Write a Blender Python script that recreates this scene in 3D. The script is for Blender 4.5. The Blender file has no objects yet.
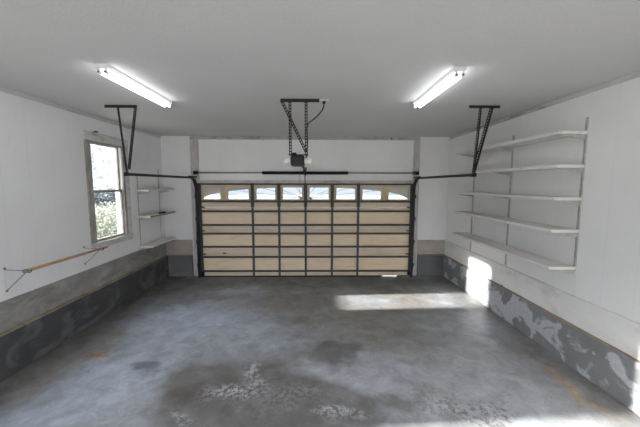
import bpy, bmesh, math, random
from mathutils import Vector, Matrix
random.seed(7)
C = bpy.context.scene.collection
PI = math.pi

# ------------------------------------------------------------------ materials
def mat(name):
    m = bpy.data.materials.new(name); m.use_nodes = True
    nt = m.node_tree; nt.nodes.clear()
    out = nt.nodes.new('ShaderNodeOutputMaterial')
    return m, nt, out
def nd(nt, t, **kw):
    n = nt.nodes.new(t)
    for k, v in kw.items():
        if k in n.inputs: n.inputs[k].default_value = v
        else: setattr(n, k, v)
    return n
def bsdf(nt, out, rough=.6, metal=0., spec=.4):
    b = nt.nodes.new('ShaderNodeBsdfPrincipled')
    b.inputs['Roughness'].default_value = rough; b.inputs['Metallic'].default_value = metal
    b.inputs['Specular IOR Level'].default_value = spec
    nt.links.new(b.outputs[0], out.inputs[0]); return b
def coords(nt, scale=(1, 1, 1), loc=(0, 0, 0)):
    tc = nt.nodes.new('ShaderNodeNewGeometry')
    mp = nt.nodes.new('ShaderNodeMapping')
    mp.inputs['Scale'].default_value = scale; mp.inputs['Location'].default_value = loc
    nt.links.new(tc.outputs['Position'], mp.inputs[0]); return mp.outputs[0]
def noise(nt, vec, scale, detail=4, rough=.55, dist=0.):
    n = nt.nodes.new('ShaderNodeTexNoise')
    n.inputs['Scale'].default_value = scale; n.inputs['Detail'].default_value = detail
    n.inputs['Roughness'].default_value = rough; n.inputs['Distortion'].default_value = dist
    nt.links.new(vec, n.inputs['Vector']); return n.outputs['Fac']
def ramp(nt, fac, stops):
    r = nt.nodes.new('ShaderNodeValToRGB')
    e = r.color_ramp.elements
    while len(e) < len(stops): e.new(.5)
    for i, (p, c) in enumerate(stops):
        e[i].position = p; e[i].color = (c, c, c, 1) if isinstance(c, (int, float)) else (*c, 1)
    nt.links.new(fac, r.inputs[0]); return r.outputs[0]
def mix(nt, fac, a, b, mode='MIX'):
    m = nt.nodes.new('ShaderNodeMix'); m.data_type = 'RGBA'; m.blend_type = mode
    for v, s in ((fac, 0), (a, 6), (b, 7)):
        if hasattr(v, 'links') or hasattr(v, 'is_linked'): nt.links.new(v, m.inputs[s])
        elif isinstance(v, (int, float)): m.inputs[s].default_value = v
        else: m.inputs[s].default_value = (*v, 1)
    return m.outputs[2]
def mth(nt, op, a, b=0.):
    m = nt.nodes.new('ShaderNodeMath'); m.operation = op
    for i, v in enumerate((a, b)):
        if isinstance(v, (int, float)): m.inputs[i].default_value = v
        else: nt.links.new(v, m.inputs[i])
    return m.outputs[0]
def bump(nt, b, h, strength=.3, dist=.01):
    bp = nt.nodes.new('ShaderNodeBump'); bp.inputs['Strength'].default_value = strength
    bp.inputs['Distance'].default_value = dist
    nt.links.new(h, bp.inputs['Height']); nt.links.new(bp.outputs[0], b.inputs['Normal'])

def plain(name, col, rough=.6, metal=0., var=.12, scale=8., spec=.4):
    m, nt, out = mat(name); b = bsdf(nt, out, rough, metal, spec)
    n = noise(nt, coords(nt), scale)
    c = ramp(nt, n, [(.3, tuple(x*(1-var) for x in col)), (.7, tuple(min(1, x*(1+var)) for x in col))])
    nt.links.new(c, b.inputs['Base Color']); return m

def panelling(name, col, axis):
    """painted sheet panelling with faint vertical grooves and grubby marks"""
    m, nt, out = mat(name); b = bsdf(nt, out, .55, 0, .3)
    v = coords(nt)
    sep = nt.nodes.new('ShaderNodeSeparateXYZ'); nt.links.new(v, sep.inputs[0])
    a = mth(nt, 'FRACT', mth(nt, 'DIVIDE', mth(nt, 'ADD', sep.outputs[axis], 20.03), .305))
    g = mth(nt, 'LESS_THAN', a, .018)
    n1 = noise(nt, v, 1.1, 4, .6)
    n2 = noise(nt, coords(nt, (5, 5, 1)), 2.5, 5, .65)
    base = ramp(nt, n1, [(.3, tuple(x*.93 for x in col)), (.7, col)])
    dirt = ramp(nt, n2, [(.62, 0.), (.82, .35)])
    c = mix(nt, dirt, base, tuple(x*.72 for x in col))
    c = mix(nt, mth(nt, 'MULTIPLY', g, .15), c, tuple(x*.55 for x in col))
    nt.links.new(c, b.inputs['Base Color'])
    bump(nt, b, mth(nt, 'SUBTRACT', 1., g), .25, .003)
    return m

M = {}
M['wall_l'] = panelling('panelling_left', (.87, .865, .87), 1)
M['wall_r'] = panelling('panelling_right', (.90, .895, .89), 1)
M['wall_b'] = panelling('panelling_back', (.88, .87, .86), 0)

# popcorn ceiling
m, nt, out = mat('textured_ceiling'); b = bsdf(nt, out, .9, 0, .1)
v = coords(nt)
n1 = noise(nt, v, .8, 3); n2 = noise(nt, v, 60, 3, .7); n3 = noise(nt, v, 3.5, 6, .7)
c = ramp(nt, n1, [(.3, (.62, .617, .612)), (.7, (.67, .667, .662))])
c = mix(nt, ramp(nt, n3, [(.55, 0.), (.75, .25)]), c, (.58, .575, .57))
c = mix(nt, ramp(nt, n2, [(.35, .2), (.6, 0.)]), c, (.46, .46, .455))
nt.links.new(c, b.inputs['Base Color']); bump(nt, b, n2, .4, .010)
M['ceiling'] = m

def weathered(name, cols, scale=(1, 1, 1), rough=.8):
    m, nt, out = mat(name); b = bsdf(nt, out, rough, 0, .2)
    n = noise(nt, coords(nt, scale), 3.2, 7, .68, .6)
    c = ramp(nt, n, [(.28, cols[0]), (.48, cols[1]), (.72, cols[2])])
    nt.links.new(c, b.inputs['Base Color']); bump(nt, b, n, .2, .004); return m
M['band_l'] = weathered('bare_grey_board', [(.17, .160, .150), (.28, .27, .256), (.43, .42, .40)], (1.6, .8, 2.2))
M['band_b'] = weathered('stained_tan_board', [(.34, .29, .25), (.45, .40, .36), (.54, .50, .46)], (.7, 1, 2))
M['band_r'] = weathered('worn_white_board', [(.62, .59, .56), (.80, .79, .775), (.84, .84, .83)], (1, .5, 1.5), .6)
M['strip'] = weathered('torn_paint_strip', [(.22, .19, .17), (.45, .43, .41), (.58, .57, .56)], (1.3, 1.3, 4))
M['strip_pale'] = weathered('peeling_white_strip', [(.36, .34, .32), (.60, .59, .58), (.68, .68, .67)], (1.3, .7, 6))
M['strip_right'] = weathered('half_torn_strip', [(.22, .20, .18), (.58, .57, .55), (.70, .70, .69)], (1., .45, 1.6))
M['jamb'] = weathered('scuffed_jamb', [(.36, .32, .30), (.55, .52, .50), (.66, .64, .62)], (6, 6, 1.2))
M['casing'] = weathered('weathered_casing', [(.20, .175, .15), (.33, .30, .27), (.47, .45, .43)], (5, 5, 1.5))
M['head_casing'] = weathered('chipped_white_casing', [(.34, .31, .29), (.64, .63, .62), (.70, .70, .70)], (1, 1.6, 4))
M['sash'] = weathered('old_sash_wood', [(.20, .165, .13), (.30, .265, .23), (.44, .41, .38)], (4, 4, 1.5))
M['sill_plate'] = plain('sill_plate_wood', (.30, .235, .165), .8, 0, .35, 5)
M['white'] = plain('white_enamel', (.80, .80, .79), .35, 0, .04)
M['shelf'] = weathered('shelf_paint', [(.58, .55, .50), (.78, .765, .73), (.82, .81, .79)], (2, .6, 1), .5)
M['shelf_edge_wood'] = plain('bare_shelf_edge', (.30, .20, .14), .7, 0, .3, 12)
M['standard'] = plain('standard_steel', (.50, .49, .47), .5, .3, .15, 20)
M['dark_metal'] = plain('dark_track_steel', (.032, .032, .034), .5, .55, .3, 14)
M['angle'] = plain('perforated_angle_steel', (.036, .035, .034), .55, .5, .25, 14)
M['strut'] = plain('door_strut_grey', (.075, .068, .063), .55, .25, .2, 6)
M['stile'] = plain('door_stile_grey', (.080, .086, .097), .55, .2, .2, 6)
M['tan'] = weathered('door_panel_tan', [(.72, .56, .39), (.83, .67, .48), (.87, .73, .55)], (.7, .7, 3), .6)
M['tan_rail'] = weathered('door_rail_tan', [(.58, .47, .35), (.69, .57, .44), (.75, .645, .52)], (.6, .6, 3), .6)
M['mullion'] = plain('door_mullion_tan', (.60, .49, .34), .6, 0, .12, 5)
M['insert'] = plain('arch_insert_plastic', (.58, .55, .50), .6, 0, .06)
M['grille'] = plain('grille_grey', (.30, .32, .37), .5, 0, .05)
M['black'] = plain('black_steel', (.018, .018, .019), .45, .3, .2, 20)
M['rubber'] = plain('black_rubber', (.012, .012, .013), .8, 0, .1)
M['bare_steel'] = plain('bare_steel', (.30, .30, .30), .4, .8, .2, 20)
M['lens'] = plain('cream_lens', (.86, .82, .72), .35, 0, .05)
M['rod'] = weathered('dowel_wood', [(.28, .16, .075), (.42, .26, .13), (.52, .35, .20)], (9, 1.2, 9), .5)
M['rod_bracket'] = plain('grey_bracket_steel', (.26, .26, .27), .5, .4, .2, 20)
M['cord'] = plain('red_cord', (.22, .05, .04), .7)
M['socket_dark'] = plain('lamp_socket_grey', (.13, .13, .13), .5)

m, nt, out = mat('lit_tube'); e = nd(nt, 'ShaderNodeEmission'); e.inputs[0].default_value = (.96, .985, 1, 1)
e.inputs[1].default_value = 1.9; nt.links.new(e.outputs[0], out.inputs[0]); M['tube'] = m

m, nt, out = mat('window_glass')
tr = nd(nt, 'ShaderNodeBsdfTransparent'); tr.inputs[0].default_value = (.93, .95, .96, 1)
gl = nd(nt, 'ShaderNodeBsdfGlossy'); gl.inputs['Roughness'].default_value = .05
ms = nd(nt, 'ShaderNodeMixShader'); ms.inputs[0].default_value = .06
nt.links.new(tr.outputs[0], ms.inputs[1]); nt.links.new(gl.outputs[0], ms.inputs[2]); nt.links.new(ms.outputs[0], out.inputs[0])
M['glass'] = m
# upper pane: dusty, streaked glass
m, nt, out = mat('dusty_glass')
tr = nd(nt, 'ShaderNodeBsdfTransparent'); tr.inputs[0].default_value = (.93, .95, .97, 1)
df = nd(nt, 'ShaderNodeBsdfTranslucent'); df.inputs[0].default_value = (.8, .85, .9, 1)
ms = nd(nt, 'ShaderNodeMixShader')
n = noise(nt, coords(nt, (1, 2, 1)), 3., 5, .65, 1.2)
nt.links.new(ramp(nt, n, [(.35, .004), (.75, .05)]), ms.inputs[0])
nt.links.new(tr.outputs[0], ms.inputs[1]); nt.links.new(df.outputs[0], ms.inputs[2]); nt.links.new(ms.outputs[0], out.inputs[0])
M['dusty'] = m

def concrete(name, dark, mid, light, patch, lo, hi, sc=1.):
    m, nt, out = mat(name); b = bsdf(nt, out, .8, 0, .25)
    v = coords(nt)
    n1 = noise(nt, v, 1.3*sc, 5, .6, .3); n2 = noise(nt, coords(nt, (1, 1, 1.3), (3.1, 7.7, 1.3)), 1.9*sc, 6, .55, .7); n3 = noise(nt, v, 22, 4, .6)
    c = ramp(nt, n1, [(.3, dark), (.7, mid)])
    c = mix(nt, ramp(nt, n2, [(lo, 0.), (hi, patch)]), c, light)
    c = mix(nt, ramp(nt, n3, [(.4, .25), (.65, 0.)]), c, dark)
    nt.links.new(c, b.inputs['Base Color']); bump(nt, b, n3, .25, .006); return m
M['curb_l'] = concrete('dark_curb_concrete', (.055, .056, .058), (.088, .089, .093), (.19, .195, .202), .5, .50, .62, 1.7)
M['curb_b'] = concrete('mid_grey_curb_concrete', (.12, .125, .13), (.19, .195, .20), (.27, .275, .29), .7, .52, .66)  # mid-grey concrete with slightly lighter patches, for the back curbs
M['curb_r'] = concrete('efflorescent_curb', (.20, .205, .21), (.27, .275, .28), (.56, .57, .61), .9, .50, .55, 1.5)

# floor slab: blotchy bluish concrete with brown stains and scuffs
m, nt, out = mat('stained_floor_concrete'); b = bsdf(nt, out, .42, 0, .35)
v = coords(nt)
w1 = nd(nt, 'ShaderNodeTexNoise'); w1.inputs['Scale'].default_value = 1.6; w1.inputs['Detail'].default_value = 6
nt.links.new(v, w1.inputs['Vector'])
vm = nd(nt, 'ShaderNodeVectorMath', operation='MULTIPLY_ADD')
nt.links.new(w1.outputs['Color'], vm.inputs[0]); vm.inputs[1].default_value = (.75, .75, 0); nt.links.new(v, vm.inputs[2])
wv = vm.outputs[0]                       # warped position (shifted by about .375)
def blob(cx, cy, rx, ry, rot=0., soft=.35):
    mp = nd(nt, 'ShaderNodeMapping', vector_type='TEXTURE')
    mp.inputs['Location'].default_value = (cx+.375, cy+.375, 0); mp.inputs['Rotation'].default_value = (0, 0, rot)
    mp.inputs['Scale'].default_value = (rx, ry, 1e4)
    nt.links.new(wv, mp.inputs[0])
    ln = nd(nt, 'ShaderNodeVectorMath', operation='LENGTH'); nt.links.new(mp.outputs[0], ln.inputs[0])
    return ramp(nt, ln.outputs['Value'], [(max(0, 1-soft)*.5, 1.), (.5*(1+soft), 0.)]) if False else ramp(nt, mth(nt, 'MULTIPLY', ln.outputs['Value'], .5), [(max(.01, .5-soft*.5), 1.), (min(1, .5+soft*.5), 0.)])
n1 = noise(nt, v, .55, 5, .6, .5); n2 = noise(nt, coords(nt, (1, 1, 1), (5, 2, 0)), 2.2, 7, .65, .4); n3 = noise(nt, v, 30, 4, .65); n4 = noise(nt, coords(nt, (1, 1, 1), (9, 4, 0)), 1.1, 6, .62, .8)
blue = (.31, .338, .39); brown = (.185, .172, .158); dark = (.11, .108, .106); pale = (.46, .475, .50)
c = ramp(nt, n1, [(.40, brown), (.60, blue)])
c = mix(nt, ramp(nt, n4, [(.46, 0.), (.58, .6)]), c, (.19, .18, .17))
def lay(bl, amt, col):
    global c
    c = mix(nt, mth(nt, 'MULTIPLY', bl, amt), c, col)
FLOOR_BLOBS = [
 # centre x, y, radii, rotation, softness, amount, colour
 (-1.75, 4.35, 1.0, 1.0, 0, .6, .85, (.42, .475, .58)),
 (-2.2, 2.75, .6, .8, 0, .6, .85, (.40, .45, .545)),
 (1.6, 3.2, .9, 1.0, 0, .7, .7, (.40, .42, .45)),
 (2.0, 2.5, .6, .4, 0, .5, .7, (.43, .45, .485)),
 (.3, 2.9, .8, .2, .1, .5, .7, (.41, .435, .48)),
 (-.25, 4.9, 1.2, .5, 0, .6, .75, (.185, .168, .148)),
 (.9, 4.0, .7, .5, .3, .6, .5, (.19, .178, .162)),
 (-.95, 2.92, .62, .36, .25, .14, .9, (.128, .122, .118)),
 (-.62, 2.58, .85, .46, 0, .14, .9, (.122, .114, .107)),
 (.05, 2.5, .5, .38, .2, .2, .9, (.118, .111, .105)),
 (-1.88, 3.04, .17, .085, .2, .3, .8, (.125, .135, .165)),
 (.12, 3.40, .26, .20, .2, .18, .9, (.118, .115, .115)),
 (.46, 3.34, .24, .14, 0, .2, .85, (.118, .115, .113)),
 (.75, 2.62, .16, .12, .4, .3, .7, (.135, .128, .118)),
 (1.2, 3.7, .7, .35, 0, .6, .5, (.20, .188, .17)),
 (-.2, 5.95, 2.7, .36, 0, .5, .85, (.125, .124, .124)),
 (-.9, 1.9, 1.6, .5, 0, .5, .5, (.20, .20, .205)),
 (1.4, 5.9, .9, .35, 0, .5, .6, (.12, .12, .12)),
 (-2.4, 5.4, .5, .6, 0, .5, .6, (.15, .142, .13)),
]
for cx, cy, rx, ry, rt, so, am, co in FLOOR_BLOBS: lay(blob(cx, cy, rx, ry, rt, so), am, co)
n2r = ramp(nt, n2, [(.5, 0.), (.62, 1.)])
n5 = noise(nt, coords(nt, (1, 1, 1), (1.3, 8.1, 0)), 22, 7, .72, .3)
flake = ramp(nt, n5, [(.47, 0.), (.53, 1.)])
for cx, cy, rx, ry, rt, am in ((-.84, 2.77, .22, .085, 0, .85), (-.70, 3.03, .075, .22, 0, .85), (.17, 2.36, .14, .07, 0, .9), (1.2, 2.5, .3, .10, 0, .6), (-1.1, 2.45, .14, .05, 0, .6), (-.25, 2.62, .3, .16, 0, .28)):
    lay(mth(nt, 'MULTIPLY', blob(cx, cy, rx, ry, rt, .7), flake), am, (.46, .48, .52))
crack = ramp(nt, n5, [(.42, 1.), (.50, 0.)])
for cx, cy, rx, ry, rt, am in ((1.4, 2.5, .26, .13, 0, .9), (1.1, 2.68, .35, .12, 0, .6)):
    lay(mth(nt, 'MULTIPLY', blob(cx, cy, rx, ry, rt, .5), crack), am, (0.170, 0.150, 0.130))
sep = nd(nt, 'ShaderNodeSeparateXYZ'); nt.links.new(wv, sep.inputs[0])
# grime along the foot of both concrete curbs, rust marks
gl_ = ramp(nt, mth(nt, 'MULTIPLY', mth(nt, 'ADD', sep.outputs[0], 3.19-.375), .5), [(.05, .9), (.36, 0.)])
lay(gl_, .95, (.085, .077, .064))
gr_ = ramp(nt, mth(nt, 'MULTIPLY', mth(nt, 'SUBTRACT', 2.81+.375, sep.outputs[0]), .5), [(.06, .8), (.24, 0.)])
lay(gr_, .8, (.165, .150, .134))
for cx, cy, rx, ry, am, co in ((-2.62, 3.33, .13, .07, .85, (0.380, 0.170, 0.060)), (-2.66, 3.75, .12, .3, .6, (0.220, 0.170, 0.090)), (2.52, 2.75, .05, .4, .6, (0.455, 0.298, 0.175)), (-2.75, 2.95, .18, .3, .4, (0.260, 0.220, 0.170)), (-1.75, 5.2, .4, .12, .5, (0.180, 0.150, 0.120))):
    lay(blob(cx, cy, rx, ry, 0, .6), am, co)
c = mix(nt, ramp(nt, n3, [(.38, .12), (.62, 0.)]), c, dark)
c = mix(nt, mth(nt, 'MULTIPLY', n2r, .14), c, pale)
n6 = noise(nt, coords(nt, (1, 1, 1), (2.2, 6.3, 0)), 4.5, 9, .72, .4)
c = mix(nt, .55, c, ramp(nt, n6, [(.3, .22), (.5, .5), (.7, .78)]), 'OVERLAY')
nt.links.new(c, b.inputs['Base Color'])
nt.links.new(ramp(nt, n4, [(.3, .34), (.7, .58)]), b.inputs['Roughness'])
bump(nt, b, n3, .05, .003)
M['floor'] = m

M['lawn'] = weathered('pale_lawn', [(.115, .12, .095), (.145, .15, .125), (.17, .172, .15)], (.5, .5, .5), .9)
M['drive'] = weathered('driveway_concrete', [(.075, .075, .076), (.085, .085, .086), (.10, .10, .101)], (.5, .5, .5), .9)
M['apron'] = weathered('bounce_apron_grey', [(.24, .24, .24), (.28, .28, .28), (.32, .32, .32)], (.5, .5, .5), .9)
M['leaf_hedge'] = plain('hedge_leaf', (.255, .27, .215), .6, 0, .25, 2)
M['leaf_tree'] = plain('tree_leaf', (.19, .21, .225), .6, 0, .2, 1)
M['leaf_bush'] = plain('bush_leaf', (.07, .09, .10), .6, 0, .3, 1)
M['bark'] = plain('bark', (.14, .12, .11), .9, 0, .3, 5)
M['siding'] = plain('outer_siding', (.72, .72, .70), .7, 0, .05)

# ------------------------------------------------------------------ mesh helpers
class MB:
    def __init__(s): s.bm = bmesh.new()
    def box(s, x0, x1, y0, y1, z0, z1, bev=0., mtx=None):
        r = bmesh.ops.create_cube(s.bm, size=1.)
        vs = r['verts']
        for v in vs: v.co = Vector((x0+(v.co.x+.5)*(x1-x0), y0+(v.co.y+.5)*(y1-y0), z0+(v.co.z+.5)*(z1-z0)))
        if mtx is not None:
            for v in vs: v.co = mtx @ v.co
        if bev:
            es = list({e for v in vs for e in v.link_edges})
            bmesh.ops.bevel(s.bm, geom=es, offset=bev, segments=2, affect='EDGES', profile=.5)
        return s
    def tube(s, pts, r, n=10, cap=True, rs=None):
        pts = [Vector(p) for p in pts]; rings = []
        up = None
        for i, p in enumerate(pts):
            a = pts[max(0, i-1)]; b_ = pts[min(len(pts)-1, i+1)]
            t = (b_-a).normalized()
            if up is None:
                up = Vector((0, 0, 1)) if abs(t.z) < .9 else Vector((1, 0, 0))
            u = (up-t*up.dot(t)).normalized(); w = t.cross(u); up = u
            rr = rs[i] if rs else r
            rings.append([s.bm.verts.new(p+u*rr*math.cos(2*PI*k/n)+w*rr*math.sin(2*PI*k/n)) for k in range(n)])
        for a, b_ in zip(rings, rings[1:]):
            for k in range(n):
                f = s.bm.faces.new((a[k], a[(k+1) % n], b_[(k+1) % n], b_[k])); f.smooth = True
        if cap: s.bm.faces.new(rings[0][::-1]); s.bm.faces.new(rings[-1])
        return s
    def sweep(s, prof, path, side=Vector((1, 0, 0))):
        """closed 2D profile (u along side, v along in-plane normal) swept along path"""
        path = [Vector(p) for p in path]; rings = []
        for i, p in enumerate(path):
            t = (path[min(len(path)-1, i+1)]-path[max(0, i-1)]).normalized()
            nrm = t.cross(side).normalized()
            rings.append([s.bm.verts.new(p+side*u+nrm*v) for u, v in prof])
        n = len(prof)
        for a, b_ in zip(rings, rings[1:]):
            for k in range(n): s.bm.faces.new((a[k], a[(k+1) % n], b_[(k+1) % n], b_[k]))
        s.bm.faces.new(rings[0][::-1]); s.bm.faces.new(rings[-1]); return s
    def prism(s, poly, y0, y1):
        """polygon in XZ extruded along Y"""
        a = [s.bm.verts.new((x, y0, z)) for x, z in poly]; b_ = [s.bm.verts.new((x, y1, z)) for x, z in poly]
        n = len(poly); s.bm.faces.new(a); s.bm.faces.new(b_[::-1])
        for k in range(n): s.bm.faces.new((a[k], b_[k], b_[(k+1) % n], a[(k+1) % n]))
        return s
    def perforated(s, p0, p1, width_dir, w=.032, t=.003, pitch=.034):
        """flat bar with a row of oblong holes: two rails and the webs between the holes"""
        p0, p1 = Vector(p0), Vector(p1); d = (p1-p0); L = d.length; d.normalize()
        wd = Vector(width_dir); wd = (wd-d*wd.dot(d)).normalized(); td = d.cross(wd)
        mtx = Matrix((( d.x, wd.x, td.x, p0.x), (d.y, wd.y, td.y, p0.y), (d.z, wd.z, td.z, p0.z), (0, 0, 0, 1)))
        s.box(0, L, -w/2, -w*.15, -t/2, t/2, 0, mtx); s.box(0, L, w*.15, w/2, -t/2, t/2, 0, mtx)
        k = max(2, int(L/pitch))
        for i in range(k+1):
            c_ = L*i/k; s.box(max(0, c_-pitch*.2), min(L, c_+pitch*.2), -w*.15, w*.15, -t/2, t/2, 0, mtx)
        # second flange of the angle iron
        s.box(0, L, w/2-t, w/2, t/2, w*.8, 0, mtx)
        return s
    def bar(s, p0, p1, width_dir, w, t):
        p0, p1 = Vector(p0), Vector(p1); d = (p1-p0); L = d.length; d.normalize()
        wd = Vector(width_dir); wd = (wd-d*wd.dot(d)).normalized(); td = d.cross(wd)
        mtx = Matrix(((d.x, wd.x, td.x, p0.x), (d.y, wd.y, td.y, p0.y), (d.z, wd.z, td.z, p0.z), (0, 0, 0, 1)))
        return s.box(0, L, -w/2, w/2, -t/2, t/2, 0, mtx)
    def build(s, name, m, parent=None):
        bmesh.ops.recalc_face_normals(s.bm, faces=s.bm.faces)
        me = bpy.data.meshes.new(name); s.bm.to_mesh(me); s.bm.free()
        me.materials.append(m)
        o = bpy.data.objects.new(name, me); C.objects.link(o)
        if parent is not None:
            o.parent = parent
        return o
def empty(name, loc=(0, 0, 0)):
    o = bpy.data.objects.new(name, None); C.objects.link(o); o.location = loc; o.empty_display_size = .1; return o
def tag(o, label, cat, group=None, kind=None):
    o['label'] = label; o['category'] = cat
    if group: o['group'] = group
    if kind: o['kind'] = kind
    return o
def struct(o):
    o['kind'] = 'structure'; return o
def dup(root, loc, label):
    r = root.copy(); C.objects.link(r); r.location = loc; r['label'] = label
    for ch in list(root.children):
        c_ = ch.copy(); C.objects.link(c_); c_.parent = r
        for g in list(ch.children):
            d = g.copy(); C.objects.link(d); d.parent = c_
    return r

# ------------------------------------------------------------------ the room
LW, RW, BW, FW, CE = -3.24, 2.85, 6.42, -1.3, 3.0       # wall faces, ceiling height
CL, CR, CB = -3.185, 2.81, 6.37                        # faces of the concrete curbs
CH = .455                                              # curb height
WT = .13
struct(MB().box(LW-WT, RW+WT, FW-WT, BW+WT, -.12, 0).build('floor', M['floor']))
struct(MB().box(LW-.6, RW+.6, FW-.6, BW+.5, CE, CE+.12).build('ceiling', M['ceiling']))
# left wall with two window openings
WIN = [(4.385, 5.10), (1.40, 2.15)]; WZ0, WZ1 = 1.14, 2.62
w = MB()
w.box(LW-WT, LW, FW-WT, BW+WT, 0, WZ0); w.box(LW-WT, LW, FW-WT, BW+WT, WZ1, CE)
w.box(LW-WT, LW, FW-WT, WIN[1][0], WZ0, WZ1); w.box(LW-WT, LW, WIN[1][1], WIN[0][0], WZ0, WZ1); w.box(LW-WT, LW, WIN[0][1], BW+WT, WZ0, WZ1)
struct(w.build('wall_left', M['wall_l']))
struct(MB().box(RW, RW+WT, FW-WT, BW+WT, 0, CE).build('wall_right', M['wall_r']))
DX0, DX1, DZ = -2.42, 2.02, 1.965                       # door opening
w = MB(); w.box(LW, DX0, BW, BW+WT, 0, CE); w.box(DX1, RW, BW, BW+WT, 0, CE); w.box(DX0, DX1, BW, BW+WT, DZ, CE)
struct(w.build('wall_back', M['wall_b']))
w = MB(); w.box(LW, -3.0, FW-WT, FW, 0, CE); w.box(2.6, RW, FW-WT, FW, 0, CE); w.box(-3.0, 2.6, FW-WT, FW, 2.6, CE)  # unseen wall; its wide opening is added to let fill daylight in
struct(w.build('wall_front', M['wall_r']))
# concrete curbs (stem walls) - baseboards of the room
def curb(name, x0, x1, y0, y1, m):
    return struct(MB().box(x0, x1, y0, y1, 0, CH, .006).build(name, m))
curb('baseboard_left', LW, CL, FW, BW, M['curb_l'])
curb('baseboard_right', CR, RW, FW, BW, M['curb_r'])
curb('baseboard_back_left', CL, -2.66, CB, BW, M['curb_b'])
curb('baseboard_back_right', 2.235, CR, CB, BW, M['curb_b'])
TR = [0]
def trim(x0, x1, y0, y1, z0, z1, m, bev=.002):
    TR[0] += 1
    return struct(MB().box(x0, x1, y0, y1, z0, z1, bev).build('trim_%d' % TR[0], m))
# sill plates lying on the curbs, boards above them
trim(LW, CL+.004, FW, BW-.05, CH, CH+.016, M['sill_plate']); trim(CR-.004, RW, FW, BW-.05, CH, CH+.016, M['sill_plate'])
trim(LW, -2.66, CB-.004, BW, CH, CH+.016, M['sill_plate']); trim(2.235, RW, CB-.004, BW, CH, CH+.016, M['sill_plate'])
trim(LW, LW+.014, FW, BW, CH+.016, .785, M['band_l']); trim(RW-.02, RW, FW, BW, CH+.016, .765, M['band_r'])
trim(LW+.014, -2.66, BW-.014, BW, CH+.016, .80, M['band_b']); trim(2.235, RW-.02, BW-.014, BW, CH+.016, .79, M['band_b'])
trim(RW-.026, RW, FW, BW, .765, .785, M['band_r'])
# ragged strips where wall and ceiling meet
trim(LW, LW+.006, FW, BW, 2.945, CE, M['strip_pale']); trim(RW-.006, RW, FW, BW, 2.945, CE, M['strip_right'])
trim(-2.63, 2.215, BW-.008, BW, 2.93, CE, M['strip'])
# door jambs and header boards
trim(-2.632, -2.46, BW-.02, BW, 2.09, 2.93, M['jamb']); trim(2.085, 2.215, BW-.02, BW, 2.09, 2.93, M['jamb'])
trim(-2.64, -2.53, BW-.025, BW, 0, 2.09, M['jamb']); trim(2.12, 2.215, BW-.025, BW, 0, 2.09, M['jamb'])
trim(-2.53, 2.12, BW-.012, BW, 2.0, 2.085, M['head_casing'])

# windows in the left wall
def window(name, y0, y1):
    root = struct(empty(name, (LW, (y0+y1)/2, WZ0)))
    def part(mb, n, m):
        o = mb.build(n, m, root); o.matrix_parent_inverse = Matrix.Translation(root.location).inverted(); return o
    cs = MB().box(LW, LW+.022, y0-.085, y0+.012, 1.13, 2.62, .003).box(LW, LW+.022, y1-.012, y1+.045, 1.13, 2.62, .003)
    cs.box(LW, LW+.018, y0+.012, y1-.012, WZ1-.03, WZ1, .003)
    part(cs, 'side_casing', M['casing'])
    part(MB().box(LW, LW+.016, y1+.045, y1+.165, 1.10, 2.70, .003), 'outer_casing', M['head_casing'])
    part(MB().box(LW, LW+.02, y0-.085, y1+.165, 2.62, 2.745, .003), 'head_casing', M['head_casing'])
    part(MB().box(LW-.06, LW+.05, y0-.10, y1+.15, 1.105, 1.135, .006).box(LW, LW+.02, y0-.085, y1+.16, 1.04, 1.105, .003), 'window_sill', M['head_casing'])
    part(MB().box(LW-WT+.005, LW, y0, y0+.016, 1.14, 2.62).box(LW-WT+.005, LW, y1-.016, y1, 1.14, 2.62), 'jamb_liner', M['white'])
    def sash(n, xo, z0, z1, g):
        a, b_ = y0+.017, y1-.017; s_ = .03
        f = MB().box(xo, xo+.03, a, a+s_, z0, z1).box(xo, xo+.03, b_-s_, b_, z0, z1)
        f.box(xo, xo+.03, a+s_, b_-s_, z0, z0+.032).box(xo, xo+.03, a+s_, b_-s_, z1-.035, z1)
        o = part(f, n, M['sash'])
        gg = MB().box(xo+.012, xo+.016, a+s_, b_-s_, z0+.032, z1-.035).build('window_pane', g, o)
    sash('lower_sash', LW-.034, 1.142, 1.905, M['glass']); sash('upper_sash', LW-.066, 1.872, 2.618, M['dusty'])
    return root
window('window_1', *WIN[0]); window('window_2', *WIN[1])

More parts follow.
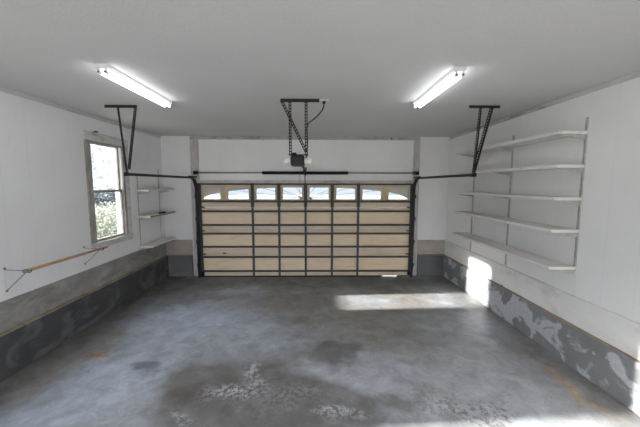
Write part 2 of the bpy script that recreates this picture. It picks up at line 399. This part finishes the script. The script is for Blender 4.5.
# ------------------------------------------------------------------ garage door
GY = 6.345                                   # plane of the inside of the door skin
XC = -.2
XE = [-2.47, -1.927, -1.33, -.773, -.209, .356, .911, 1.466, 2.075]
ST = [-1.33, -.773, -.209, .356, .911]       # vertical grey stiles
ZB = [.022, .507, 1.010, 1.512, 2.02]         # section joints
door = tag(empty('garage_door', (XC, GY, 0)), 'tan sectional overhead garage door with grey struts and a row of sunburst windows', 'garage door', None, 'thing')
INV = Matrix.Translation((-XC, -GY, 0))
def dpart(mb, n, m, par):
    o = mb.build(n, m, par); return o
def D(x): return x-XC
BARS = [(.128, .44), (.662, .948), (1.133, 1.426), (1.638, 2.003)]
ELL = (-.209, 1.682, 2.16, .252)             # sunburst arch: centre x, z, half width, rise
def arch(x):
    t = 1-((x-ELL[0])/ELL[2])**2
    return ELL[1]+ELL[3]*math.sqrt(max(0, t))
for k in range(4):
    z0, z1 = ZB[k]+.002, ZB[k+1]-.002
    lo, hi = BARS[k]
    sk = MB()
    if k < 3:
        sk.box(D(-2.47), D(2.075), .0, .035, lo, hi)                       # recessed skin
        sec = dpart(sk, 'door_section', M['tan'], door)
        rr = MB().box(D(-2.47), D(2.075), -.012, .04, z0, lo, .004).box(D(-2.47), D(2.075), -.012, .04, hi, z1, .004)
        dpart(rr, 'section_rail', M['tan_rail'], sec)
    else:
        op = []
        for i in range(8):
            a = XE[i]+(.085 if i else .105); b_ = XE[i+1]-(.075 if i < 7 else .105)
            op.append((a, b_))
        zo0, zo1 = 1.678, 1.932
        sk.box(D(-2.47), D(2.075), 0, .035, z0, zo0).box(D(-2.47), D(2.075), 0, .035, zo1, z1)
        xs = [-2.47]+[q for ab in op for q in ab]+[2.075]
        for i in range(0, 18, 2): sk.box(D(xs[i]), D(xs[i+1]), 0, .035, zo0, zo1)
        sec = dpart(sk, 'door_section', M['tan_rail'], door)
        for i, (a, b_) in enumerate(op):
            fr = MB()
            t = .02
            fr.box(D(a-t), D(a+.004), -.012, .0, zo0-.012, zo1+t).box(D(b_-.004), D(b_+t), -.012, .0, zo0-.012, zo1+t)
            fr.box(D(a+.004), D(b_-.004), -.012, 0, zo1-.004, zo1+t).box(D(a+.004), D(b_-.004), -.012, 0, zo0-.012, zo0+.004)
            dpart(fr, 'window_frame', M['mullion'] if i in (0, 7) else M['tan_rail'], sec)
            dpart(MB().box(D(a), D(b_), .024, .027, zo0, zo1), 'window_pane', M['glass'], sec)
            N = 14; xs_ = [a+(b_-a)*j/N for j in range(N+1)]
            low = [(D(x), min(zo1-.0005, max(zo0, arch(x)))) for x in xs_]
            if min(p[1] for p in low) < zo1-.004:
                poly = low+[(D(b_), zo1), (D(a), zo1)]
                dpart(MB().prism(poly, .004, .010), 'arch_insert', M['insert'], sec)
            g = MB(); any_ = False
            for sl in (.05, .115, .24, .36, 1.16, -.05, -.115, -.24, -.36, -1.16):
                sg = 1 if sl > 0 else -1
                pts = []
                for j in range(61):
                    x = a+(b_-a)*j/60
                    z = ELL[1]+.012+abs(sl)*(x-ELL[0])*sg
                    if (x-ELL[0])*sg > .06 and zo0 < z < min(zo1, arch(x)): pts.append((x, z))
                if len(pts) > 1:
                    g.bar((D(pts[0][0]), .016, pts[0][1]), (D(pts[-1][0]), .016, pts[-1][1]), (0, 1, 0), .006, .008); any_ = True
            if i in (3, 4):
                hx = b_ if i == 3 else a; sg = -1 if i == 3 else 1
                poly = [(D(hx+sg*.055*math.cos(q*PI/12)), zo0+.055*math.sin(q*PI/12)) for q in range(7)]+[(D(hx), zo0)]
                g.prism(poly if i == 4 else poly[::-1], .012, .022); any_ = True
            if any_: dpart(g, 'sunburst_grille', M['grille'], sec)
        for x in (XE[1], XE[7]):
            dpart(MB().box(D(x-.035), D(x+.035), -.014, 0, 1.66, 1.975, .003), 'mullion', M['mullion'], sec)
    # horizontal struts, one hat-shaped bar each
    for zb in (lo, hi):
        h = .015
        b1 = MB().box(D(-2.47), D(2.075), -.045, -.0125, zb-h, zb+h, .004).box(D(-2.47), D(2.075), -.0165, -.0125, zb-h-.006, zb+h+.006)
        if k == 3: b1.bm.free(); b1 = MB().box(D(-2.47), D(2.075), -.048, -.0125, zb-.022, zb+.013 if zb > 1.9 else zb+.018, .004)
        dpart(b1, 'strut', M['strut'], sec)
    for x in ST:
        hw = .034 if k == 3 else .023
        zz0, zz1 = (z0, z1)
        dpart(MB().box(D(x-hw), D(x+hw), -.033, -.0, zz0, zz1, .003), 'stile', M['stile'] if k < 3 else M['strut'], sec)
    for x0, x1 in ((-2.47, -2.405), (2.015, 2.075)):
        dpart(MB().box(D(x0), D(x1), -.03, 0, z0, z1, .003), 'end_stile', M['stile'], sec)
    # hinges with their rollers at the joints
    if k:
        for sg, x in ((1, -2.42), (-1, 2.03)):
            hg = MB().box(*sorted((D(x-.04*sg), D(x+.085*sg))), -.044, -.031, z0-.014, z0+.010, .003).tube([(D(x-.04*sg), -.05, z0), (D(x+.05*sg), -.05, z0)], .010, 8)
            dpart(hg, 'hinge', M['strut'], sec)
    if k == 0:
        dpart(MB().box(D(-2.47), D(1.45), -.03, .03, .004, .022), 'bottom_seal', M['rubber'], sec)
        dpart(MB().box(D(1.78), D(2.0), -.03, .03, .006, .022), 'bottom_seal', M['rubber'], sec)
        for x in (-2.43, 2.03):
            dpart(MB().box(D(x-.035), D(x+.045), -.055, -.031, .03, .13, .004).tube([(D(x), -.05, .09), (D(x)+.04, -.05, .09)], .012, 8), 'bottom_bracket', M['black'], sec)
        pass
    if k == 1:
        lk = dpart(MB().box(D(-1.985), D(-1.915), -.022, -.0125, ZB[1]+.005, ZB[1]+.03, .003).tube([(D(-1.95), -.02, ZB[1]+.017), (D(-1.95), -.045, ZB[1]+.017)], .008, 8), 'lock_handle', M['black'], sec)

# torsion bar and springs over the door
tor = empty('torsion_bar', (XC, 6.30, 2.232)); tag(tor, 'thin steel torsion bar above the garage door with black springs at its middle', 'torsion bar')
MB().tube([(-2.47-XC, 0, 0), (2.16-XC, 0, 0)], .0125, 10).build('shaft', M['bare_steel'], tor)
for x0, x1 in ((-1.11, -.235), (-.185, .683)):
    s_ = MB(); n = 58; pts = []
    L = x1-x0
    s_.tube([(x0-XC, 0, 0), (x1-XC, 0, 0)], .027, 14)
    for j in range(n*8+1):
        a = 2*PI*j/8; pts.append((x0-XC+L*j/(n*8), .029*math.cos(a), .029*math.sin(a)))
    s_.tube(pts, .0065, 5); s_.build('spring', M['black'], tor)
MB().box(-.02-.01, .01, -.03, .118, -.045, .045, .003).build('centre_bracket', M['dark_metal'], tor)
for x in (-2.49, 2.125):
    MB().tube([(x-XC-.025, 0, 0), (x-XC-.015, 0, 0), (x-XC+.03, 0, 0), (x-XC+.04, 0, 0)], .05, 18, True, [.045, .036, .034, .043]).build('cable_drum', M['black'], tor)
    MB().box(x-XC-.05, x-XC-.042, -.02, .118, -.03, .03, .002).box(x-XC-.042, x-XC+.02, .07, .093, -.03, .03).build('end_bearing_bracket', M['dark_metal'], tor)

# tracks of the door, with their ceiling hangers
CPR = [(-.028, -.018), (.028, -.018), (.028, .018), (.020, .018), (.020, -.012), (-.020, -.012), (-.020, .018), (-.028, .018)]
def track(x, ye, mir, hb, straps, label):
    root = tag(empty('garage_door_track', (x, 6.27, 0)), label, 'track', 'door tracks')
    inv = Matrix.Translation((-x, -6.27, 0))
    def part(mb, n, m=M['dark_metal']):
        o = mb.build(n, m, root); o.matrix_parent_inverse = inv; return o
    yv, zt, r = 6.255, 2.125, .26
    part(MB().sweep(CPR, [(x, yv, .012), (x, yv, zt-r)]), 'vertical_track')
    part(MB().sweep(CPR, [(x, yv-r+r*math.cos(a*PI/24), zt-r+r*math.sin(a*PI/24)) for a in range(13)]), 'curved_track')
    part(MB().sweep(CPR, [(x, yv-r, zt), (x, ye, zt)]).box(x-.03, x+.03, ye-.004, ye, zt-.025, zt+.025), 'horizontal_track')
    for z in (.25, .76, 1.26, 1.74):
        part(MB().box(x-.028*mir-.008, x-.028*mir+.008, yv-.015, 6.394, z-.035, z+.035, .002).box(*sorted((x-.028*mir, x-.10*mir)), 6.386, 6.394, z-.035, z+.035, .002), 'track_bracket')
    # angle from the curve back to the jamb
    part(MB().bar((x-.034*mir, yv-.3, zt+.024), (x-.034*mir, 6.394, zt+.024), (0, 0, 1), .03, .004), 'flag_bracket')
    part(MB().box(hb[0], hb[1], ye-.012, ye+.02, CE-.006, CE-.001).box(hb[0], hb[1], ye-.014, ye-.010, CE-.036, CE-.001), 'hanger_bar', M['angle'])
    (a0, a1), (b0, b1, bz) = straps
    part(MB().perforated((a0, ye-.008, CE-.004), (a1, ye-.008, zt-.02), (1, 0, 0), .026), 'hanger_strap', M['angle'])
    part(MB().perforated((b0, ye+.010, CE-.004), (b1, ye+.010, bz), (1, 0, 0), .036), 'hanger_brace', M['angle'])
    return root
track(-2.47, 3.97, 1, (-2.685, -2.285), ((-2.522, -2.452), (-2.305, -2.437, 2.19)), 'black steel door track hung from the ceiling at the window side')
track(2.065, 3.89, -1, (1.955, 2.345), ((2.095, 2.045), (2.25, 2.055, 2.16)), 'black steel door track hung from the ceiling at the long shelves side')

# garage door opener
OX, OY, OZ = -.217, 3.65, 2.283
op = tag(empty('garage_door_opener', (OX, OY, OZ)), 'black garage door opener with cream light covers hanging from the ceiling', 'garage door opener')
MB().box(-.082, .082, -.05, .22, -.062, .055, .012).box(-.03, .03, -.056, -.05, -.03, .02, .002).build('motor_housing', M['black'], op)
MB().tube([(-.04, -.02, .05), (-.04, -.02, .09)], .03, 14).tube([(.03, .05, .05), (.03, .05, .075)], .02, 12).build('motor_cap', M['black'], op)
for sg in (-1, 1):
    w_ = .082
    n = 7; rings = [(sg*(w_+.085*j/n), math.sqrt(max(0.02, 1-(j/n)**2.4))) for j in range(n+1)]
    l = MB(); vs = []
    for xx, q in rings:
        hh = .045*(.45+.55*q); dd = .075*(.4+.6*q); rg = []
        for a in range(16):
            t = 2*PI*a/16; rg.append(l.bm.verts.new((xx, .08+math.copysign(abs(math.cos(t))**.6, math.cos(t))*dd, math.copysign(abs(math.sin(t))**.6, math.sin(t))*hh)))
        vs.append(rg)
    for a, b_ in zip(vs, vs[1:]):
        for k in range(16):
            f = l.bm.faces.new((a[k], a[(k+1) % 16], b_[(k+1) % 16], b_[k])); f.smooth = True
    l.bm.faces.new(vs[0]); l.bm.faces.new(vs[-1])
    l.build('light_cover', M['lens'], op)
MB().box(-.02, .02, .22, 6.40-OY, .0, .035, .003).build('trolley_rail', M['dark_metal'], op)
MB().box(-.03, .03, 6.36-OY, 6.412-OY, -.03, .07, .003).build('header_bracket', M['dark_metal'], op)
tr_ = MB().box(-.035, .035, 2.35, 2.53, -.030, -.001, .004).build('trolley', M['black'], op)
MB().bar((0, 2.5, -.005), (0, 6.335-OY-.06, -.28), (1, 0, 0), .02, .005).build('door_arm', M['dark_metal'], op)
MB().tube([(-.085, 2.22, -.03), (-.09, 2.225, -.3), (-.088, 2.22, -.52)], .0035, 6).build('release_cord', M['cord'], op)
MB().tube([(-.12, 2.22, -.53), (-.06, 2.22, -.53)], .008, 8).build('release_handle', M['cord'], op)
Z = CE-OZ
MB().box(-.195, .262, -.018, .016, Z-.006, Z-.001).box(-.195, .262, -.022, -.018, Z-.04, Z-.001).build('ceiling_angle', M['angle'], op)
for x in (-.085, .105):
    MB().perforated((x, -.012, Z-.004), (x+.002, -.012, .07), (1, 0, 0), .034).build('hanger_strap', M['angle'], op)
MB().perforated((-.19, .008, Z-.006), (.105, .008, .10), (1, 0, 0), .034).build('hanger_brace', M['angle'], op)
MB().box(-.105, .13, -.03, .03, .06, .072, .002).build('mounting_strap', M['black'], op)
MB().tube([(.318, .025, Z-.035), (.316, .025, Z-.075), (.295, .02, Z-.125), (.24, .0, Z-.195), (.18, -.015, Z-.245), (.128, -.02, Z-.285), (.115, -.03, Z-.35), (.122, -.025, Z-.48), (.118, -.03, .07), (.10, -.02, .03)], .007, 8).build('power_cord', M['rubber'], op)
MB().box(.300, .336, .008, .042, Z-.040, Z-.0155, .004).build('plug', M['rubber'], op)
outl = empty('ceiling_outlet', (.10, 3.675, CE)); tag(outl, 'small cream power outlet on the ceiling with a black plug in it', 'outlet')
MB().box(-.062, .062, -.037, .037, -.008, -.0005, .003).build('cover_plate', M['lens'], outl)
MB().box(-.018, .018, -.016, .016, -.0145, -.008, .002).build('socket', M['white'], outl)

# fluorescent lights: housing, lamp holders, two tubes
def fluoro(x, y0, y1, skew, label):
    yc = (y0+y1)/2; L = (y1-y0)
    r = tag(empty('fluorescent_light', (x, yc, CE)), label, 'ceiling light', 'twin tube ceiling lights')
    r.rotation_euler = (0, 0, skew)
    h = L/2
    a = MB(); ps = [(-.050, -.001), (.050, -.001), (.050, -.010), (.034, -.036), (-.034, -.036), (-.050, -.010)]
    a.prism(ps, -h, h)
    a.build('housing', M['white'], r)
    for s_ in (-1, 1):
        MB().box(-.052, .052, s_*h-.005, s_*h+.005, -.040, -.001, .002).build('end_plate', M['white'], r)
        for q in (-.028, .028):
            hd = MB().box(q-.010, q+.010, s_*(h-.010)-.010, s_*(h-.010)+.010, -.068, -.038, .004)
            hd.tube([(q, s_*(h-.010)-.012, -.066), (q, s_*(h-.010)+.012, -.066)], .015, 12)
            hd = hd.build('lamp_holder', M['white'], r)
            MB().tube([(q, s_*(h+.002), -.066), (q, s_*(h+.0045), -.066)], .009, 10).build('rotor', M['socket_dark'], hd)
    for q in (-.028, .028):
        MB().tube([(q, -h+.022, -.066), (q, h-.022, -.066)], .0125, 14).build('tube', M['tube'], r)
    return r
fluoro(-1.79, 2.635, 3.755, -.0, 'lit twin tube fluorescent light on the ceiling at the window side')
fluoro(1.235, 2.64, 3.72, -.0, 'lit twin tube fluorescent light on the ceiling at the long shelves side')

# ------------------------------------------------------------------ shelving
def standard(x, y, z0, z1, face, label, w=.0125):
    """slotted upright channel on the wall; face = +1 looks towards +x"""
    r = MB(); t = .012
    a, b_ = sorted((x, x+face*t))
    r.box(a, b_, y-w, y-.004, z0, z1).box(a, b_, y+.004, y+w, z0, z1)
    n = int((z1-z0)/.05)
    for i in range(n+1):
        zc = z0+(z1-z0)*i/n; r.box(a, b_, y-.004, y+.004, max(z0, zc-.016), min(z1, zc+.016))
    return tag(r.build('shelf_standard', M['standard']), label, 'shelf standard', 'shelf standards')
for y, nm in ((3.165, 'nearest the camera'), (4.335, 'second from the camera'), (5.35, 'far one, near the garage door')):
    standard(RW, y, 1.06 if y < 4 else .80, 2.70, -1, 'slotted metal shelf upright on the right wall, %s' % nm)
def bracket(face, L):
    b = MB(); y = 0
    b.prism([(0, -.008), (face*L, -.008), (face*L, -.018), (face*.03, -.055), (0, -.055)] if face > 0 else [(0, -.055), (face*.03, -.055), (face*L, -.018), (face*L, -.008), (0, -.008)], -.002, .002)
    return b
def shelf(x, y0, y1, z, depth, face, ybr, label, group, th=.02, edge=None, drop=0.):
    """board on brackets; x = back edge at the wall side"""
    yc = (y0+y1)/2
    r = tag(empty('wall_shelf', (x, yc, z)), label, 'shelf', group)
    if drop: r.rotation_euler = (math.atan(drop/(y1-y0)), 0, 0)
    h = (y1-y0)/2
    a, b_ = sorted((0, face*depth))
    MB().box(a, b_, -h, h, 0, th, .002).build('board', M['shelf'], r)
    if edge: MB().box(*sorted((face*depth, face*(depth+.004))), -h, h, .001, th-.001).build('front_edge', edge, r)
    for y in ybr:
        bb = bracket(face, depth*.86).build('shelf_bracket', M['standard'], r)
        bb.location = (0, y-yc, .007)
    return r
XS = RW-.0135
SH = [(2.528, 'top, seen from below'), (2.178, 'second from the top'), (1.832, 'middle of the five'), (1.484, 'second from the bottom'), (1.076, 'bottom one')]
for i, (z, nm) in enumerate(SH):
    shelf(XS, 3.14, 5.42 if i != 4 else 5.48, z, .30, -1, (3.165, 4.335, 5.35), 'long white wall shelf on the right wall, %s' % nm, 'long shelves on the right wall', .034)
XL = LW+.0135
for y, nm in ((5.50, 'nearest the window'), (6.24, 'in the far corner')):
    standard(LW, y, .83, 2.30 if y > 6 else 2.15, 1, 'thin metal shelf upright on the left wall, %s' % nm, .007)
for z, nm, ed, d, y0 in ((1.865, 'top one of three', None, .25, 5.40), (1.392, 'middle one with reddish front edge', M['shelf_edge_wood'], .25, 5.40), (.835, 'bottom one, seen from above', None, .25, 5.42)):
    shelf(XL, y0, 6.36, z, d, 1, (5.50, 6.24), 'short shelf in the far left corner, %s' % nm, 'short shelves in the left corner', .028, ed)
tag(MB().box(-3.06, -2.985, 5.84, 6.00, 1.4205, 1.447, .005).build('tape_roll_box', M['rubber']), 'small dark block lying on the middle short shelf', 'block').name = 'dark_block'

# rod on two brackets under the window
def rod_bracket(y, label):
    r = tag(empty('rod_bracket', (LW, y, 1.0)), label, 'bracket', 'rod brackets')
    MB().box(0., .005, -.010, .010, -.135, .14, .002).build('wall_plate', M['white'], r)
    for z in (.12, -.12): MB().tube([(.0055, 0, z), (.013, 0, z)], .013, 10).build('screw', M['rod_bracket'], r)
    MB().bar((.006, 0, .105), (.235, 0, .098), (0, 1, 0), .008, .006).build('arm', M['rod_bracket'], r)
    MB().bar((.006, 0, -.12), (.235, 0, .09), (0, 1, 0), .009, .006).build('diagonal_brace', M['rod_bracket'], r)
    pts = [(.255+.0265*math.cos(a), 0, .104+.0265*math.sin(a)) for a in [PI*.95+PI*1.1*j/10 for j in range(11)]]
    MB().tube(pts, .005, 6).build('hook', M['black'], r)
    return r
rb = rod_bracket(3.085, 'grey metal rod bracket at the near end of the wooden rod')
dup(rb, (LW, 4.155, 1.0), 'grey metal rod bracket below the left corner of the window')
rod = tag(empty('wooden_rod', (LW+.255, 3.7, 1.104)), 'long tan wooden rod held by brackets on the left wall below the window', 'rod')
MB().tube([(0, -.635, 0), (0, .56, 0)], .0165, 14).build('dowel', M['rod'], rod)
MB().tube([(0, -.665, 0), (0, -.6355, 0)], .022, 14).build('end_cap', M['rod_bracket'], rod)

# little things on the walls
tag(MB().tube([(-3.216, 4.48, 2.752), (-3.20, 4.50, 2.756), (-3.192, 4.53, 2.752)], .010, 8).build('nail_hook', M['black']), 'small dark hook on top of the window casing', 'hook')
tag(MB().tube([(1.605, 6.395, 2.955), (1.605, 6.409, 2.955)], .016, 10).tube([(1.605, 6.375, 2.95), (1.605, 6.395, 2.955)], .008, 8).build('wall_hook', M['black']), 'small black hook under the ceiling above the garage door', 'hook')
tag(MB().tube([(2.26, 5.30, .012), (2.29, 5.31, .018), (2.32, 5.31, .012)], .012, 8, True, [.006, .014, .005]).build('dry_leaf', M['bark']), 'tiny dark leaf on the floor by the sunlit patch', 'leaf')
tag(MB().box(2.793, 2.81, 4.31, 4.33, .4715, .492, .003).tube([(2.80, 4.32, .486), (2.80, 4.32, .505)], .006, 8).build('bolt', M['sill_plate']), 'small rusty bolt standing on top of the right concrete curb', 'bolt')

# ------------------------------------------------------------------ outside
struct(MB().box(-60, LW-WT-.01, -30, 60, -.5, -.12).build('ground_lawn', M['lawn']))
struct(MB().box(LW-WT-.009, 70, 18.01, 60, -.5, -.12).build('ground_far', M['lawn']))
struct(MB().box(LW-.2, RW+.6, BW+WT+.01, 18, -.3, -.06).build('ground_driveway', M['drive']))
struct(MB().box(LW-WT, 12, -16, FW-WT-.01, -.3, -.06).build('ground_bounce_apron', M['apron']))  # unseen paving added outside the opening, bounces daylight up to the ceiling
def leaves(mb, n, fn, size):
    for _ in range(n):
        p = Vector(fn()); a = Vector((random.gauss(0, 1), random.gauss(0, 1), random.gauss(0, 1))).normalized()
        b_ = a.orthogonal().normalized(); c_ = a.cross(b_); s_ = size*random.uniform(.6, 1.3)
        mb.bm.faces.new([mb.bm.verts.new(p+b_*s_*u+c_*s_*.6*v) for u, v in ((-1, 0), (0, -1), (1, 0), (0, 1))])
def hedge(y0, y1, x, h, d, n, label, m):
    mb = MB()
    def pt():
        y = random.uniform(-1, 1)*(y1-y0)/2; a = random.uniform(0, PI); q = random.uniform(.75, 1)
        return (d*.5*q*math.cos(a), y, h*(.05+.95*q*abs(math.sin(a))**.6*random.uniform(.15, 1)))
    leaves(mb, n, pt, .06 if h < 1.6 else .12)
    r = tag(mb.build('hedge', m), label, 'hedge'); r.location = (x, (y0+y1)/2, -.12)
hedge(8.2, 17, -8.4, 1.45, 1.5, 9000, 'pale clipped hedge just outside the window', M['leaf_hedge'])
hedge(22, 36, -21, 2.1, 1.8, 5000, 'dark low hedge far outside, across the middle of the window', M['leaf_bush'])
def tree(x, y, h, cr, n, label):
    r = tag(empty('tree', (x, y, -.12)), label, 'tree', 'trees beyond the hedge')
    t = MB().tube([(0, 0, 0), (.1, .05, h*.3), (0, .1, h*.6), (.1, 0, h*.9)], .2, 8, True, [.24, .18, .12, .03])
    for i in range(9):
        a = i*2.4; z = h*(.3+.06*i); L = cr*.8
        t.tube([(0, 0, z), (L*.5*math.cos(a), L*.5*math.sin(a), z+L*.35), (L*math.cos(a), L*math.sin(a), z+L*.6)], .06, 6, True, [.08, .05, .015])
    t.build('trunk', M['bark'], r)
    mb = MB(); bl = [(random.gauss(0, cr*.45), random.gauss(0, cr*.45), h*random.uniform(.4, .95), cr*random.uniform(.25, .45)) for _ in range(16)]
    def pt():
        q = random.choice(bl); v_ = Vector((random.gauss(0, 1), random.gauss(0, 1), random.gauss(0, 1))).normalized()*q[3]*random.uniform(.6, 1)
        return (q[0]+v_.x, q[1]+v_.y, q[2]+v_.z)
    leaves(mb, n, pt, .16); mb.build('crown', M['leaf_tree'], r)
for x, y, h, cr, lb in ((-26, 29.5, 4.4, 2.0, 'pale thin tree seen at the left of the upper window pane'), (-26, 35, 4.6, 2.3, 'pale thin tree seen in the middle of the upper window pane'), (-22, 38, 4.4, 1.8, 'pale thin tree seen at the right of the upper window pane')):
    tree(x, y, h*1.6, cr, 900, lb)

# ------------------------------------------------------------------ light
W = bpy.data.worlds.new('World'); bpy.context.scene.world = W; W.use_nodes = True
nt = W.node_tree; nt.nodes.clear()
tc = nt.nodes.new('ShaderNodeTexCoord'); sp = nt.nodes.new('ShaderNodeSeparateXYZ'); nt.links.new(tc.outputs['Generated'], sp.inputs[0])
cr_ = nt.nodes.new('ShaderNodeValToRGB'); nt.links.new(mth(nt, 'ADD', mth(nt, 'MULTIPLY', sp.outputs[2], .5), .5), cr_.inputs[0])
e = cr_.color_ramp.elements
for p_, c_ in ((.44, (.165, .178, .195)), (.5, (.16, .18, .205)), (.56, (.158, .182, .215)), (.70, (1.56, 1.58, 1.63))):
    q_ = e[0] if p_ == .44 else e[1] if p_ == .72 else e.new(p_)
    q_.position = p_; q_.color = (*c_, 1)
bg = nt.nodes.new('ShaderNodeBackground'); bg.inputs[1].default_value = 1.0
ow = nt.nodes.new('ShaderNodeOutputWorld'); nt.links.new(cr_.outputs[0], bg.inputs[0]); nt.links.new(bg.outputs[0], ow.inputs[0])
sd = bpy.data.lights.new('sun', 'SUN'); sd.energy = 6.3; sd.angle = math.radians(1.5); sd.color = (1., .95, .87)
so = bpy.data.objects.new('sun', sd); C.objects.link(so)
d = Vector((1, .045, -.318)); so.rotation_euler = d.to_track_quat('-Z', 'Y').to_euler(); so.location = (-10, 4, 6)

# ------------------------------------------------------------------ camera
f, P, YW, RO = 298.8, .0978, -.0152, .0019
cp, sp_, cy, sy = math.cos(P), math.sin(P), math.cos(YW), math.sin(YW)
F = Vector((-sy*cp, cy*cp, -sp_)); R0 = Vector((cy, sy, 0)); U0 = Vector((-sy*sp_, cy*sp_, cp))
R = math.cos(RO)*R0+math.sin(RO)*U0; U = math.cos(RO)*U0-math.sin(RO)*R0
cd = bpy.data.cameras.new('camera'); cd.sensor_width = 36.; cd.sensor_fit = 'HORIZONTAL'; cd.lens = f/640*36; cd.clip_start = .02; cd.clip_end = 300
co = bpy.data.objects.new('camera', cd); C.objects.link(co)
co.matrix_world = Matrix(((R.x, U.x, -F.x, 0), (R.y, U.y, -F.y, 0), (R.z, U.z, -F.z, 2.0), (0, 0, 0, 1)))
S = bpy.context.scene; S.camera = co
vs = S.view_settings; S.display_settings.display_device = 'sRGB'
vs.view_transform = 'Standard'; vs.look = 'None'; vs.exposure = 2.5; vs.gamma = 1.; vs.use_curve_mapping = False
